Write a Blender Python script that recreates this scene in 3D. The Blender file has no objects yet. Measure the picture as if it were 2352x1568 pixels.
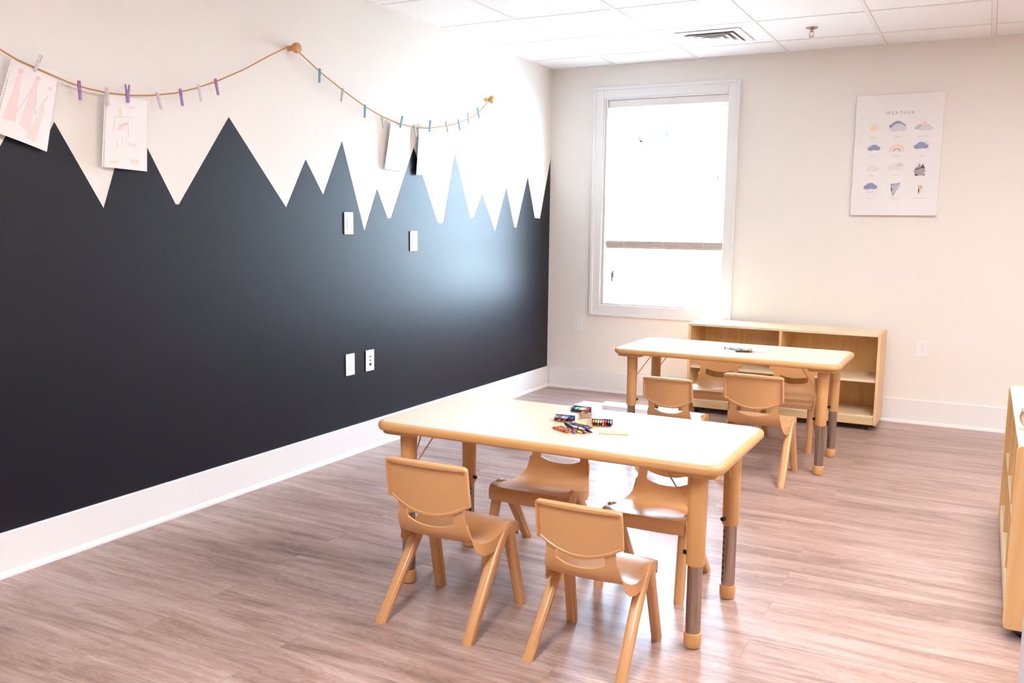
import bpy, bmesh, math, random
from mathutils import Vector, Matrix
random.seed(7)
PI = math.pi
scn = bpy.context.scene
COL = scn.collection

# ------------------------------------------------------------------ camera
def make_camera():
    yaw, pitch, roll = -0.481081, 0.128614, -0.012514
    f = Vector((math.sin(yaw)*math.cos(pitch), math.cos(yaw)*math.cos(pitch), -math.sin(pitch)))
    r = Vector((math.cos(yaw), -math.sin(yaw), 0)); d = f.cross(r)
    c, s = math.cos(roll), math.sin(roll)
    R, D = c*r + s*d, -s*r + c*d
    cam = bpy.data.cameras.new('camera'); cam.sensor_width = 36; cam.lens = 2070.087/2352*36
    cam.clip_start = 0.02; cam.clip_end = 200
    o = bpy.data.objects.new('camera', cam); COL.objects.link(o)
    m = Matrix((R, -D, -f)).transposed().to_4x4(); m.translation = Vector((2.999066, -6.346634, 1.254622))
    o.matrix_world = m
    scn.camera = o
make_camera()

# ------------------------------------------------------------------ world, sun, exposure
vs = scn.view_settings
vs.view_transform = 'Standard'; vs.look = 'None'; vs.gamma = 1; vs.use_curve_mapping = False
vs.exposure = 1.72
SKY_STRENGTH = 22.0
SUN_STRENGTH = 32.0
FILL_STRENGTH = 12.8  # emission of the added ceiling fill panels
w = bpy.data.worlds.new('sky'); scn.world = w; w.use_nodes = True
nt = w.node_tree; nt.nodes.clear()
out = nt.nodes.new('ShaderNodeOutputWorld'); bg = nt.nodes.new('ShaderNodeBackground')
tc = nt.nodes.new('ShaderNodeTexCoord'); sx = nt.nodes.new('ShaderNodeSeparateXYZ'); cr = nt.nodes.new('ShaderNodeValToRGB')
cr.color_ramp.elements[0].position = 0.0; cr.color_ramp.elements[0].color = (0.58, 0.78, 1.0, 1)
cr.color_ramp.elements[1].position = 0.7; cr.color_ramp.elements[1].color = (0.42, 0.64, 1.0, 1)
nt.links.new(tc.outputs['Generated'], sx.inputs[0]); nt.links.new(sx.outputs['Z'], cr.inputs[0])
nt.links.new(cr.outputs[0], bg.inputs['Color']); bg.inputs['Strength'].default_value = SKY_STRENGTH
nt.links.new(bg.outputs[0], out.inputs[0])

sun = bpy.data.lights.new('sun', 'SUN'); sun.energy = SUN_STRENGTH; sun.angle = math.radians(1.2); sun.color = (1, 0.95, 0.88)
so = bpy.data.objects.new('sun', sun); COL.objects.link(so)
so.rotation_euler = Vector((0.08, -0.335, -0.67)).to_track_quat('-Z', 'Y').to_euler()
# sky portal in the window opening (guides sampling only)
pl = bpy.data.lights.new('window_portal', 'AREA'); pl.shape = 'RECTANGLE'; pl.size = 0.95; pl.size_y = 1.55
pl.cycles.is_portal = True
po = bpy.data.objects.new('window_portal', pl); COL.objects.link(po)
po.location = (0.905, 0.22, 1.42); po.rotation_euler = (-PI/2, 0, 0)

# ------------------------------------------------------------------ materials
def s2l(c):
    return tuple(((x/255)/12.92 if x/255 <= 0.04045 else ((x/255+0.055)/1.055)**2.4) for x in c) + (1,)
def mat(name, rgb, rough=0.5, metal=0.0, spec=0.5, noise=0.0, scale=20, bump=0.0, coat=0.0):
    m = bpy.data.materials.new(name); m.use_nodes = True
    n = m.node_tree; b = n.nodes['Principled BSDF']
    c = s2l(rgb); b.inputs['Base Color'].default_value = c
    b.inputs['Roughness'].default_value = rough; b.inputs['Metallic'].default_value = metal
    b.inputs['Specular IOR Level'].default_value = spec; b.inputs['Coat Weight'].default_value = coat
    if noise or bump:
        t = n.nodes.new('ShaderNodeTexCoord'); ns = n.nodes.new('ShaderNodeTexNoise')
        ns.inputs['Scale'].default_value = scale; ns.inputs['Detail'].default_value = 4
        n.links.new(t.outputs['Object'], ns.inputs['Vector'])
        if noise:
            mr = n.nodes.new('ShaderNodeMapRange'); mr.inputs['To Min'].default_value = 1-noise; mr.inputs['To Max'].default_value = 1+noise
            hs = n.nodes.new('ShaderNodeHueSaturation'); hs.inputs['Color'].default_value = c
            n.links.new(ns.outputs['Fac'], mr.inputs['Value']); n.links.new(mr.outputs[0], hs.inputs['Value'])
            n.links.new(hs.outputs[0], b.inputs['Base Color'])
        if bump:
            bp = n.nodes.new('ShaderNodeBump'); bp.inputs['Strength'].default_value = bump; bp.inputs['Distance'].default_value = 0.002
            n.links.new(ns.outputs['Fac'], bp.inputs['Height']); n.links.new(bp.outputs[0], b.inputs['Normal'])
    return m

def wood_mat(name, base, dark, axis='X', rough=0.4):
    m = bpy.data.materials.new(name); m.use_nodes = True
    n = m.node_tree; L = n.links; b = n.nodes['Principled BSDF']; b.inputs['Roughness'].default_value = rough
    t = n.nodes.new('ShaderNodeTexCoord'); mp = n.nodes.new('ShaderNodeMapping')
    sc = {'X': (1.2, 14, 14), 'Y': (14, 1.2, 14), 'Z': (14, 14, 1.2)}[axis]; mp.inputs['Scale'].default_value = sc
    ns = n.nodes.new('ShaderNodeTexNoise'); ns.inputs['Scale'].default_value = 1.6; ns.inputs['Detail'].default_value = 5; ns.inputs['Distortion'].default_value = 1.1
    r = n.nodes.new('ShaderNodeValToRGB'); r.color_ramp.elements[0].position = 0.3; r.color_ramp.elements[1].position = 0.72
    r.color_ramp.elements[0].color = s2l(dark); r.color_ramp.elements[1].color = s2l(base)
    L.new(t.outputs['Object'], mp.inputs[0]); L.new(mp.outputs[0], ns.inputs['Vector']); L.new(ns.outputs['Fac'], r.inputs[0]); L.new(r.outputs[0], b.inputs['Base Color'])
    return m

def floor_mat():
    m = bpy.data.materials.new('vinyl_plank_floor'); m.use_nodes = True
    n = m.node_tree; L = n.links; b = n.nodes['Principled BSDF']
    t = n.nodes.new('ShaderNodeTexCoord')
    br = n.nodes.new('ShaderNodeTexBrick')
    br.inputs['Scale'].default_value = 1; br.inputs['Brick Width'].default_value = 1.22; br.inputs['Row Height'].default_value = 0.152
    br.inputs['Mortar Size'].default_value = 0.0009; br.inputs['Mortar Smooth'].default_value = 0.3; br.inputs['Bias'].default_value = 0
    br.offset = 0.37; br.offset_frequency = 2
    br.inputs['Color1'].default_value = (0, 0, 0, 1); br.inputs['Color2'].default_value = (1, 1, 1, 1); br.inputs['Mortar'].default_value = (0.5, 0.5, 0.5, 1)
    L.new(t.outputs['Object'], br.inputs['Vector'])
    # per-plank shift of the grain
    add = n.nodes.new('ShaderNodeVectorMath'); add.operation = 'MULTIPLY_ADD'
    add.inputs[1].default_value = (7.3, 3.1, 1.7); L.new(br.outputs['Color'], add.inputs[0]); L.new(t.outputs['Object'], add.inputs[2])
    def noise(scale, xyz, detail, dist):
        mp = n.nodes.new('ShaderNodeMapping'); mp.inputs['Scale'].default_value = xyz
        ns = n.nodes.new('ShaderNodeTexNoise'); ns.inputs['Scale'].default_value = scale; ns.inputs['Detail'].default_value = detail; ns.inputs['Distortion'].default_value = dist
        L.new(add.outputs[0], mp.inputs[0]); L.new(mp.outputs[0], ns.inputs['Vector']); return ns.outputs['Fac']
    broad = noise(1.3, (0.9, 7, 1), 4, 1.6)
    fine = noise(3.0, (1.6, 34, 1), 6, 0.6)
    swirl = noise(1.0, (2.6, 11, 1), 3, 2.5)
    w1 = n.nodes.new('ShaderNodeMath'); w1.operation = 'MULTIPLY'; w1.inputs[1].default_value = 46; L.new(swirl, w1.inputs[0])
    sn = n.nodes.new('ShaderNodeMath'); sn.operation = 'SINE'; L.new(w1.outputs[0], sn.inputs[0])
    r = n.nodes.new('ShaderNodeValToRGB'); e = r.color_ramp.elements
    e[0].position = 0.28; e[0].color = s2l(FLOOR_C[0]); e[1].position = 0.75; e[1].color = s2l(FLOOR_C[2])
    k = e.new(0.5); k.color = s2l(FLOOR_C[1])
    mx = n.nodes.new('ShaderNodeMath'); mx.operation = 'MULTIPLY_ADD'; mx.inputs[1].default_value = 0.68
    L.new(broad, mx.inputs[0])
    m2 = n.nodes.new('ShaderNodeMath'); m2.operation = 'MULTIPLY_ADD'; m2.inputs[1].default_value = 0.32; m2.inputs[2].default_value = 0.0
    L.new(fine, m2.inputs[0]); L.new(m2.outputs[0], mx.inputs[2])
    m3 = n.nodes.new('ShaderNodeMath'); m3.operation = 'MULTIPLY_ADD'; m3.inputs[1].default_value = 0.035
    L.new(sn.outputs[0], m3.inputs[0]); L.new(mx.outputs[0], m3.inputs[2])
    m4 = n.nodes.new('ShaderNodeMath'); m4.operation = 'MULTIPLY_ADD'; m4.inputs[1].default_value = 0.05
    L.new(br.outputs['Color'], m4.inputs[0]); L.new(m3.outputs[0], m4.inputs[2])
    L.new(m4.outputs[0], r.inputs[0])
    mix = n.nodes.new('ShaderNodeMixRGB'); mix.blend_type = 'MULTIPLY'; mix.inputs['Color2'].default_value = (0.72, 0.7, 0.68, 1)
    L.new(br.outputs['Fac'], mix.inputs['Fac']); L.new(r.outputs[0], mix.inputs['Color1']); L.new(mix.outputs[0], b.inputs['Base Color'])
    rr = n.nodes.new('ShaderNodeMapRange'); rr.inputs['To Min'].default_value = 0.31; rr.inputs['To Max'].default_value = 0.42
    L.new(fine, rr.inputs['Value']); L.new(rr.outputs[0], b.inputs['Roughness'])
    bp = n.nodes.new('ShaderNodeBump'); bp.inputs['Strength'].default_value = 0.10; bp.inputs['Distance'].default_value = 0.002
    L.new(fine, bp.inputs['Height']); L.new(bp.outputs[0], b.inputs['Normal'])
    b.inputs['Specular IOR Level'].default_value = 0.5
    return m

FLOOR_C = ((120, 94, 84), (168, 140, 129), (202, 179, 170))
M = {}
M['wall'] = mat('cream_wall_paint', (241, 236, 230), 0.75, noise=0.01, scale=3)
M['navy'] = mat('navy_wall_paint', (9, 10, 24), 0.46, spec=0.38, noise=0.04, scale=2, bump=0.03)
M['trim'] = mat('white_trim_paint', (240, 238, 238), 0.35)
M['tile'] = mat('ceiling_tile_white', (250, 249, 250), 0.8, noise=0.02, scale=120, bump=0.2)
M['tbar'] = mat('ceiling_grid_white', (244, 241, 241), 0.45)
M['gap'] = mat('ceiling_shadow_gap', (150, 146, 146), 0.8)
M['plastic'] = mat('tan_moulded_plastic', (216, 163, 108), 0.33, spec=0.75, noise=0.015, scale=300, bump=0.06)
M['plastic2'] = mat('tan_leg_plastic', (212, 162, 104), 0.35, noise=0.015, scale=200)
M['laminate'] = mat('pale_table_laminate', (232, 213, 188), 0.22, noise=0.01, scale=60)
M['steel'] = mat('chromed_steel', (172, 158, 146), 0.2, metal=1.0)
M['steelwire'] = mat('tan_painted_wire', (214, 170, 118), 0.4)
M['black'] = mat('black_plastic', (22, 22, 24), 0.4)
M['birch'] = wood_mat('birch_plywood', (238, 208, 160), (224, 188, 136), 'X')
M['birchv'] = wood_mat('birch_plywood_upright', (240, 202, 146), (228, 180, 120), 'Z')
M['birchtop'] = wood_mat('birch_plywood_top', (244, 224, 192), (234, 208, 168), 'X')
M['edge'] = mat('birch_edge_band', (240, 205, 155), 0.45, noise=0.03, scale=40)
M['rope'] = mat('jute_twine', (196, 142, 80), 0.9, noise=0.15, scale=300, bump=0.5)
M['knob'] = wood_mat('natural_wood_knob', (226, 172, 110), (196, 136, 78), 'X')
M['paper'] = mat('white_drawing_paper', (244, 240, 238), 0.8)
M['pink'] = mat('pink_crayon_marks', (246, 222, 220), 0.8)
M['pink2'] = mat('strong_pink_marks', (245, 204, 212), 0.8)
M['orangem'] = mat('orange_crayon_marks', (248, 224, 212), 0.8)
M['greym'] = mat('grey_pencil_marks', (226, 221, 225), 0.8)
M['yellowm'] = mat('yellow_crayon_marks', (238, 232, 196), 0.8)
M['purple'] = mat('purple_painted_wood', (172, 130, 188), 0.6)
M['white_pin'] = mat('white_painted_wood', (226, 218, 226), 0.6)
M['blue'] = mat('blue_painted_wood', (112, 172, 194), 0.6)
M['green'] = mat('sage_painted_wood', (176, 196, 172), 0.6)
M['plate'] = mat('white_switch_plastic', (242, 240, 240), 0.3)
M['socket'] = mat('grey_socket_detail', (206, 200, 200), 0.4)
M['slot'] = mat('dark_socket_slot', (70, 66, 66), 0.5)
M['canvas'] = mat('white_canvas', (242, 238, 238), 0.75, noise=0.01, scale=200, bump=0.1)
M['blind'] = mat('white_vinyl_blind', (238, 234, 230), 0.45)
M['rail_shade'] = mat('shade_toned_blind_rail', (204, 188, 176), 0.5)  # cream rail and stack toned down to beige; their backlit shade is in the colour
M['vinyl'] = mat('white_vinyl_frame', (240, 240, 240), 0.35)
M['chrome'] = mat('sprinkler_brass', (190, 168, 150), 0.25, metal=1.0)
M['ductdark'] = mat('dark_duct', (200, 196, 196), 0.9)
M['greycab'] = mat('pale_grey_panel', (206, 196, 200), 0.45)
M['box'] = mat('cream_card_box', (242, 232, 220), 0.6)
M['grass'] = mat('pale_dry_lawn', (176, 178, 168), 0.9, noise=0.3, scale=3)
M['leaf'] = mat('green_leaves', (110, 132, 116), 0.8, noise=0.35, scale=6)
M['leaf2'] = mat('bluish_green_leaves', (110, 152, 140), 0.8, noise=0.35, scale=6)
M['bark'] = mat('tree_bark', (110, 92, 76), 0.9, noise=0.3, scale=12)
M['floor'] = floor_mat()

def glass_pane_mat():
    m = bpy.data.materials.new('window_pane_glass'); m.use_nodes = True
    n = m.node_tree; n.nodes.clear(); o = n.nodes.new('ShaderNodeOutputMaterial')
    t = n.nodes.new('ShaderNodeBsdfTransparent'); g = n.nodes.new('ShaderNodeBsdfGlossy'); g.inputs['Roughness'].default_value = 0.02
    t.inputs['Color'].default_value = (0.96, 0.98, 0.97, 1)
    lw = n.nodes.new('ShaderNodeLayerWeight'); lw.inputs['Blend'].default_value = 0.5; mx = n.nodes.new('ShaderNodeMixShader')
    pw = n.nodes.new('ShaderNodeMath'); pw.operation = 'POWER'; pw.inputs[1].default_value = 5
    f = n.nodes.new('ShaderNodeMath'); f.operation = 'MULTIPLY_ADD'; f.inputs[1].default_value = 0.9; f.inputs[2].default_value = 0.04
    n.links.new(lw.outputs['Facing'], pw.inputs[0]); n.links.new(pw.outputs[0], f.inputs[0]); n.links.new(f.outputs[0], mx.inputs[0]); n.links.new(t.outputs[0], mx.inputs[1]); n.links.new(g.outputs[0], mx.inputs[2]); n.links.new(mx.outputs[0], o.inputs[0])
    return m
M['glass'] = glass_pane_mat()
def emit_mat(name, col, s):
    m = bpy.data.materials.new(name); m.use_nodes = True; n = m.node_tree; b = n.nodes['Principled BSDF']
    b.inputs['Base Color'].default_value = (0.8, 0.8, 0.8, 1); b.inputs['Emission Color'].default_value = col; b.inputs['Emission Strength'].default_value = s
    return m
M['fill_glow'] = emit_mat('added_fill_diffuser', (1.0, 0.965, 0.965, 1), FILL_STRENGTH)
mb_glass = bpy.data.materials.new('clear_bowl_glass'); mb_glass.use_nodes = True
_b = mb_glass.node_tree.nodes['Principled BSDF']; _b.inputs['Transmission Weight'].default_value = 0.85; _b.inputs['Roughness'].default_value = 0.05
_b.inputs['Base Color'].default_value = s2l((250, 235, 220)); _b.inputs['IOR'].default_value = 1.45
M['bowl'] = mb_glass

# ------------------------------------------------------------------ helpers
def link(name, bm, m, parent=None, smooth=False, loc=None):
    me = bpy.data.meshes.new(name); bmesh.ops.recalc_face_normals(bm, faces=bm.faces); bm.to_mesh(me); bm.free()
    for mm in (m if isinstance(m, (list, tuple)) else [m]): me.materials.append(mm)
    if smooth:
        me.polygons.foreach_set('use_smooth', [True]*len(me.polygons))
        me.set_sharp_from_angle(angle=math.radians(38))
    o = bpy.data.objects.new(name, me); COL.objects.link(o)
    if parent: o.parent = parent
    if loc: o.location = loc
    return o
def tag(o, label, cat, group=None):
    o['label'] = label; o['category'] = cat
    if group: o['group'] = group
    return o
def thing(name, label, cat, loc=(0, 0, 0), rz=0.0, group=None):
    o = bpy.data.objects.new(name, None); COL.objects.link(o); o.location = loc; o.rotation_euler = (0, 0, rz)
    o.empty_display_size = 0.05
    return tag(o, label, cat, group)
def struct(o):
    o['kind'] = 'structure'; return o
def dup(root, label=None, loc=None, rz=None, name=None):
    r = root.copy(); COL.objects.link(r)
    if loc is not None: r.location = loc
    if rz is not None: r.rotation_euler = (0, 0, rz)
    if label: r['label'] = label
    for ch in list(root.children):
        c = ch.copy(); COL.objects.link(c); c.parent = r
        for g in list(ch.children):
            d = g.copy(); COL.objects.link(d); d.parent = c
    return r
def box(bm, x0, x1, y0, y1, z0, z1, bev=0.0, mi=0, mtx=None, seg=2):
    b = bmesh.new()
    bmesh.ops.create_cube(b, size=1)
    for v in b.verts: v.co = Vector(((x0+x1)/2 + v.co.x*(x1-x0), (y0+y1)/2 + v.co.y*(y1-y0), (z0+z1)/2 + v.co.z*(z1-z0)))
    if bev > 0: bmesh.ops.bevel(b, geom=b.edges[:], offset=bev, segments=seg, affect='EDGES', profile=0.5)
    merge(bm, b, mi, mtx); return bm
def merge(bm, b, mi=0, mtx=None):
    vm = {}
    for v in b.verts: vm[v] = bm.verts.new(mtx @ v.co if mtx else v.co)
    for f in b.faces:
        try: nf = bm.faces.new([vm[v] for v in f.verts]); nf.material_index = mi
        except ValueError: pass
    b.free()
def loft(bm, rings, cap=True, mi=0, closed=True):
    R = [[bm.verts.new(p) for p in r] for r in rings]; n = len(R[0])
    for a, b in zip(R, R[1:]):
        for i in range(n if closed else n-1):
            f = bm.faces.new([a[i], a[(i+1) % n], b[(i+1) % n], b[i]]); f.material_index = mi
    if cap:
        for r in (R[0], R[-1]):
            f = bm.faces.new(r); f.material_index = mi
def circ(c, r, n=16, ax='z', ry=None):
    out = []; ry = ry or r
    for i in range(n):
        a = 2*PI*i/n; u, v = r*math.cos(a), ry*math.sin(a)
        out.append(Vector(c) + {'z': Vector((u, v, 0)), 'y': Vector((u, 0, v)), 'x': Vector((0, u, v))}[ax])
    return out
def lathe(bm, prof, c=(0, 0, 0), ax='z', n=20, mi=0):
    rings = []
    for r, h in prof:
        cc = Vector(c) + {'z': Vector((0, 0, h)), 'y': Vector((0, h, 0)), 'x': Vector((h, 0, 0))}[ax]
        rings.append(circ(cc, max(r, 1e-5), n, ax))
    loft(bm, rings, True, mi)
def tube(bm, pts, r, n=8, mi=0):
    pts = [Vector(p) for p in pts]; rings = []
    for i, p in enumerate(pts):
        t = (pts[min(i+1, len(pts)-1)] - pts[max(i-1, 0)]).normalized()
        u = t.cross(Vector((0, 0, 1)));
        if u.length < 1e-3: u = t.cross(Vector((1, 0, 0)))
        u.normalize(); v = t.cross(u).normalized()
        rings.append([p + u*r*math.cos(2*PI*k/n) + v*r*math.sin(2*PI*k/n) for k in range(n)])
    loft(bm, rings, True, mi)
def rrect(cx, cy, z, hx, hy, r, n=4):
    out = []
    for (sx_, sy_, a0) in ((1, 1, 0), (-1, 1, PI/2), (-1, -1, PI), (1, -1, 1.5*PI)):
        for k in range(n+1):
            a = a0 + PI/2*k/n
            out.append(Vector((cx + sx_*(hx-r) + r*math.cos(a), cy + sy_*(hy-r) + r*math.sin(a), z)))
    return out
def sheet(bm, grid, thick, mi=0, skip=None):
    """closed solid from a grid of points (rows of columns) with thickness t (number or function)"""
    nr, nc = len(grid), len(grid[0]); skip = skip or (lambda i, j: False)
    nor = [[None]*nc for _ in range(nr)]
    for i in range(nr):
        for j in range(nc):
            a = grid[min(i+1, nr-1)][j] - grid[max(i-1, 0)][j]; b = grid[i][min(j+1, nc-1)] - grid[i][max(j-1, 0)]
            nn = a.cross(b); nor[i][j] = nn.normalized() if nn.length > 1e-12 else Vector((0, 0, 1))
    th = thick if callable(thick) else (lambda i, j: thick)
    A = [[bm.verts.new(grid[i][j]) for j in range(nc)] for i in range(nr)]
    B = [[bm.verts.new(grid[i][j] + nor[i][j]*th(i, j)) for j in range(nc)] for i in range(nr)]
    cell = [[not skip(i, j) for j in range(nc-1)] for i in range(nr-1)]
    def q(*v):
        try: f = bm.faces.new(v); f.material_index = mi
        except ValueError: pass
    for i in range(nr-1):
        for j in range(nc-1):
            if not cell[i][j]: continue
            q(A[i][j], A[i][j+1], A[i+1][j+1], A[i+1][j]); q(B[i][j], B[i+1][j], B[i+1][j+1], B[i][j+1])
            for (di, dj, p, r_) in ((-1, 0, (i, j), (i, j+1)), (1, 0, (i+1, j), (i+1, j+1)), (0, -1, (i, j), (i+1, j)), (0, 1, (i, j+1), (i+1, j+1))):
                ii, jj = i+di, j+dj
                if not (0 <= ii < nr-1 and 0 <= jj < nc-1 and cell[ii][jj]):
                    q(A[p[0]][p[1]], A[r_[0]][r_[1]], B[r_[0]][r_[1]], B[p[0]][p[1]])
    for v in [v for v in bm.verts if not v.link_faces]: bm.verts.remove(v)
def poly(bm, pts, mi=0):
    f = bm.faces.new([bm.verts.new(p) for p in pts]); f.material_index = mi; return f
def prism(bm, pts, off, mi=0):
    """closed prism of planar polygon pts displaced by off; concave ok"""
    off = Vector(off); a = [bm.verts.new(Vector(p)) for p in pts]; b = [bm.verts.new(Vector(p)+off) for p in pts]; n = len(pts)
    fs = [bm.faces.new(a), bm.faces.new(b[::-1])] + [bm.faces.new([a[i], a[(i+1) % n], b[(i+1) % n], b[i]]) for i in range(n)]
    for f in fs: f.material_index = mi
    if n > 4: bmesh.ops.triangulate(bm, faces=fs[:2])

H = 2.4196
XR, YF = 7.0, -9.0     # far right wall, wall behind the camera

# ------------------------------------------------------------------ room shell
bm = bmesh.new(); box(bm, -0.15, XR+0.15, YF-0.15, 0.15, -0.1, 0); struct(link('floor', bm, M['floor']))

WX0, WX1, WZ0, WZ1 = 0.452, 1.368, 0.668, 2.182     # window opening in the wall
bm = bmesh.new()
for (a, b, c, d) in ((0, WX0, 0, H), (WX1, XR+0.15, 0, H), (WX0, WX1, 0, WZ0), (WX0, WX1, WZ1, H)): box(bm, a, b, 0, 0.15, c, d+ (0.1 if d == H else 0))
bmesh.ops.remove_doubles(bm, verts=bm.verts, dist=1e-5)
struct(link('wall_back', bm, M['wall']))
bm = bmesh.new(); box(bm, -0.15, 0, YF-0.15, 0.15, 0, H+0.1); wl = struct(link('wall_left', bm, M['wall']))
bm = bmesh.new(); box(bm, XR, XR+0.15, YF-0.15, 0, 0, H+0.1); struct(link('wall_right', bm, M['wall']))
bm = bmesh.new(); box(bm, 0, XR, YF-0.15, YF, 0, H+0.1); struct(link('wall_front', bm, M['wall']))

MT = [(-4.45, 1.45), (-4.385, 1.50), (-4.30, 1.64), (-4.235, 1.50), (-4.178, 1.601), (-3.988, 1.298), (-3.850, 1.668), (-3.64, 1.322), (-3.622, 1.322), (-3.327, 1.71), (-2.968, 1.323), (-2.821, 1.561), (-2.692, 1.392), (-2.536, 1.674), (-2.35, 1.208), (-2.232, 1.441), (-2.135, 1.283), (-2.101, 1.283), (-1.871, 1.694), (-1.615, 1.270), (-1.600, 1.260), (-1.550, 1.260), (-1.538, 1.270), (-1.407, 1.693), (-1.213, 1.297), (-1.167, 1.298), (-1.054, 1.454), (-0.874, 1.206), (-0.716, 1.514), (-0.588, 1.237), (-0.556, 1.237), (-0.387, 1.603), (-0.261, 1.309), (-0.172, 1.304), (-0.003, 1.755)]
left_more = [(-8.99, 1.5), (-8.6, 1.3), (-8.2, 1.66), (-7.7, 1.3), (-7.4, 1.55), (-7.1, 1.35), (-6.7, 1.7), (-6.3, 1.28), (-5.9, 1.6), (-5.6, 1.36), (-5.1, 1.7), (-4.75, 1.3), (-4.62, 1.52)]
bm = bmesh.new(); top_ = left_more + MT; mf = []
for x in (0.0002, 0.0013): mf.append(([bm.verts.new((x, y, z)) for y, z in top_], [bm.verts.new((x, y, 0.15)) for y, z in top_]))
for k in range(len(top_)-1):
    for (a_, b_) in mf: bm.faces.new([b_[k], b_[k+1], a_[k+1], a_[k]])
    bm.faces.new([mf[0][0][k], mf[0][0][k+1], mf[1][0][k+1], mf[1][0][k]])
mural = link('painted_mountain_mural', bm, M['navy'], wl); mural['kind'] = 'structure'
mural['label'] = 'navy painted mountain range silhouette'

# baseboards (board with eased top and a quarter round shoe)
def baseboard(name, p0, p1, nrm):
    p0, p1, n = Vector(p0), Vector(p1), Vector(nrm)
    prof = [(0, 0), (0.026, 0), (0.0255, 0.007), (0.023, 0.014), (0.018, 0.019), (0.0135, 0.021), (0.013, 0.155), (0.010, 0.1585), (0, 0.1585)]
    bm = bmesh.new(); rings = [[p + n*a + Vector((0, 0, h)) for a, h in prof] for p in (p0, p1)]
    loft(bm, rings); return struct(link(name, bm, M['trim']))
baseboard('baseboard_left', (0.0005, YF, 0.0004), (0.0005, -0.0005, 0.0004), (1, 0, 0))
baseboard('baseboard_back', (0.027, -0.0005, 0.0004), (XR, -0.0005, 0.0004), (0, -1, 0))
baseboard('baseboard_right', (XR-0.0005, -0.03, 0.0004), (XR-0.0005, YF+0.03, 0.0004), (-1, 0, 0))
baseboard('baseboard_front', (0.03, YF+0.0005, 0.0004), (XR-0.03, YF+0.0005, 0.0004), (0, 1, 0))

# ceiling: slab with lay-in tiles and T-bar grid
TS = 0.6096
gx = [1.7295 + k*TS for k in range(-2, 9) if 1.7295 + k*TS < XR-0.05]
gy = [-0.3769 - k*TS for k in range(0, 15) if -0.3769 - k*TS > YF+0.05]
bm = bmesh.new(); box(bm, 0, XR, YF, 0, H+0.008, H+0.1); ceil = struct(link('ceiling', bm, M['gap']))
bm = bmesh.new(); X = [0]+gx+[XR]; Y = [0]+gy+[YF]
fill_panels = []
FILL_CELLS = [(5, 4), (8, 5), (3, 9)]  # unseen glowing ceiling panels, added as fill to brighten the room
tcell = set()
for (i, j) in FILL_CELLS: tcell |= {(i, j), (i, j+1)}
VENT = (1.4245+0.0, -0.682)
for i in range(len(X)-1):
    for j in range(len(Y)-1):
        if (i, j) in tcell: continue
        box(bm, X[i]+0.0135, X[i+1]-0.0135, Y[j+1]+0.0135, Y[j]-0.0135, H+0.001, H+0.0075)
t_ = link('ceiling_tiles', bm, M['tile'], ceil); t_['kind'] = 'structure'
bm = bmesh.new()
for x in gx: box(bm, x-0.012, x+0.012, YF, 0, H-0.0015, H+0.003)
for y in gy: box(bm, 0, XR, y-0.012, y+0.012, H-0.0012, H+0.0032)
box(bm, 0, 0.02, YF, 0, H-0.0014, H+0.003); box(bm, 0, XR, -0.02, 0, H-0.0013, H+0.003)
g_ = link('ceiling_grid', bm, M['tbar'], ceil); g_['kind'] = 'structure'
where = {(5, 4): 'nearest the back wall', (8, 5): 'on the far right side', (3, 9): 'left of the camera'}
for (i, j) in FILL_CELLS:
    x0, x1, y0, y1 = X[i]+0.013, X[i+1]-0.013, Y[j+2]+0.013, Y[j]-0.013
    t = thing('added_fill_panel', 'long unseen fill panel added in the ceiling %s' % where[(i, j)], 'ceiling light', ((x0+x1)/2, (y0+y1)/2, H), group='added fill panels')
    hx, hy = (x1-x0)/2, (y1-y0)/2
    b = bmesh.new(); box(b, -hx, hx, -hy, -hy+0.03, -0.003, 0.006); box(b, -hx, hx, hy-0.03, hy, -0.003, 0.006); box(b, -hx, -hx+0.03, -hy+0.03, hy-0.03, -0.003, 0.006); box(b, hx-0.03, hx, -hy+0.03, hy-0.03, -0.003, 0.006)
    link('fill_frame', b, M['tbar'], t)
    b = bmesh.new(); box(b, -hx+0.03, hx-0.03, -hy+0.03, hy-0.03, 0.0, 0.005); link('fill_diffuser', b, M['fill_glow'], t)

# ------------------------------------------------------------------ window
win = struct(thing('window_1', 'white double hung window with raised slat blind', 'window', (0, 0, 0)))
for k in ('label', 'category'): del win[k]
def frame_bm(x0, x1, z0, z1, wd, y0, y1, bev=0.0):
    b = bmesh.new()
    box(b, x0, x0+wd, y0, y1, z0, z1, bev); box(b, x1-wd, x1, y0, y1, z0, z1, bev)
    box(b, x0+wd, x1-wd, y0, y1, z0, z0+wd, bev); box(b, x0+wd, x1-wd, y0, y1, z1-wd, z1, bev); return b
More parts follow.
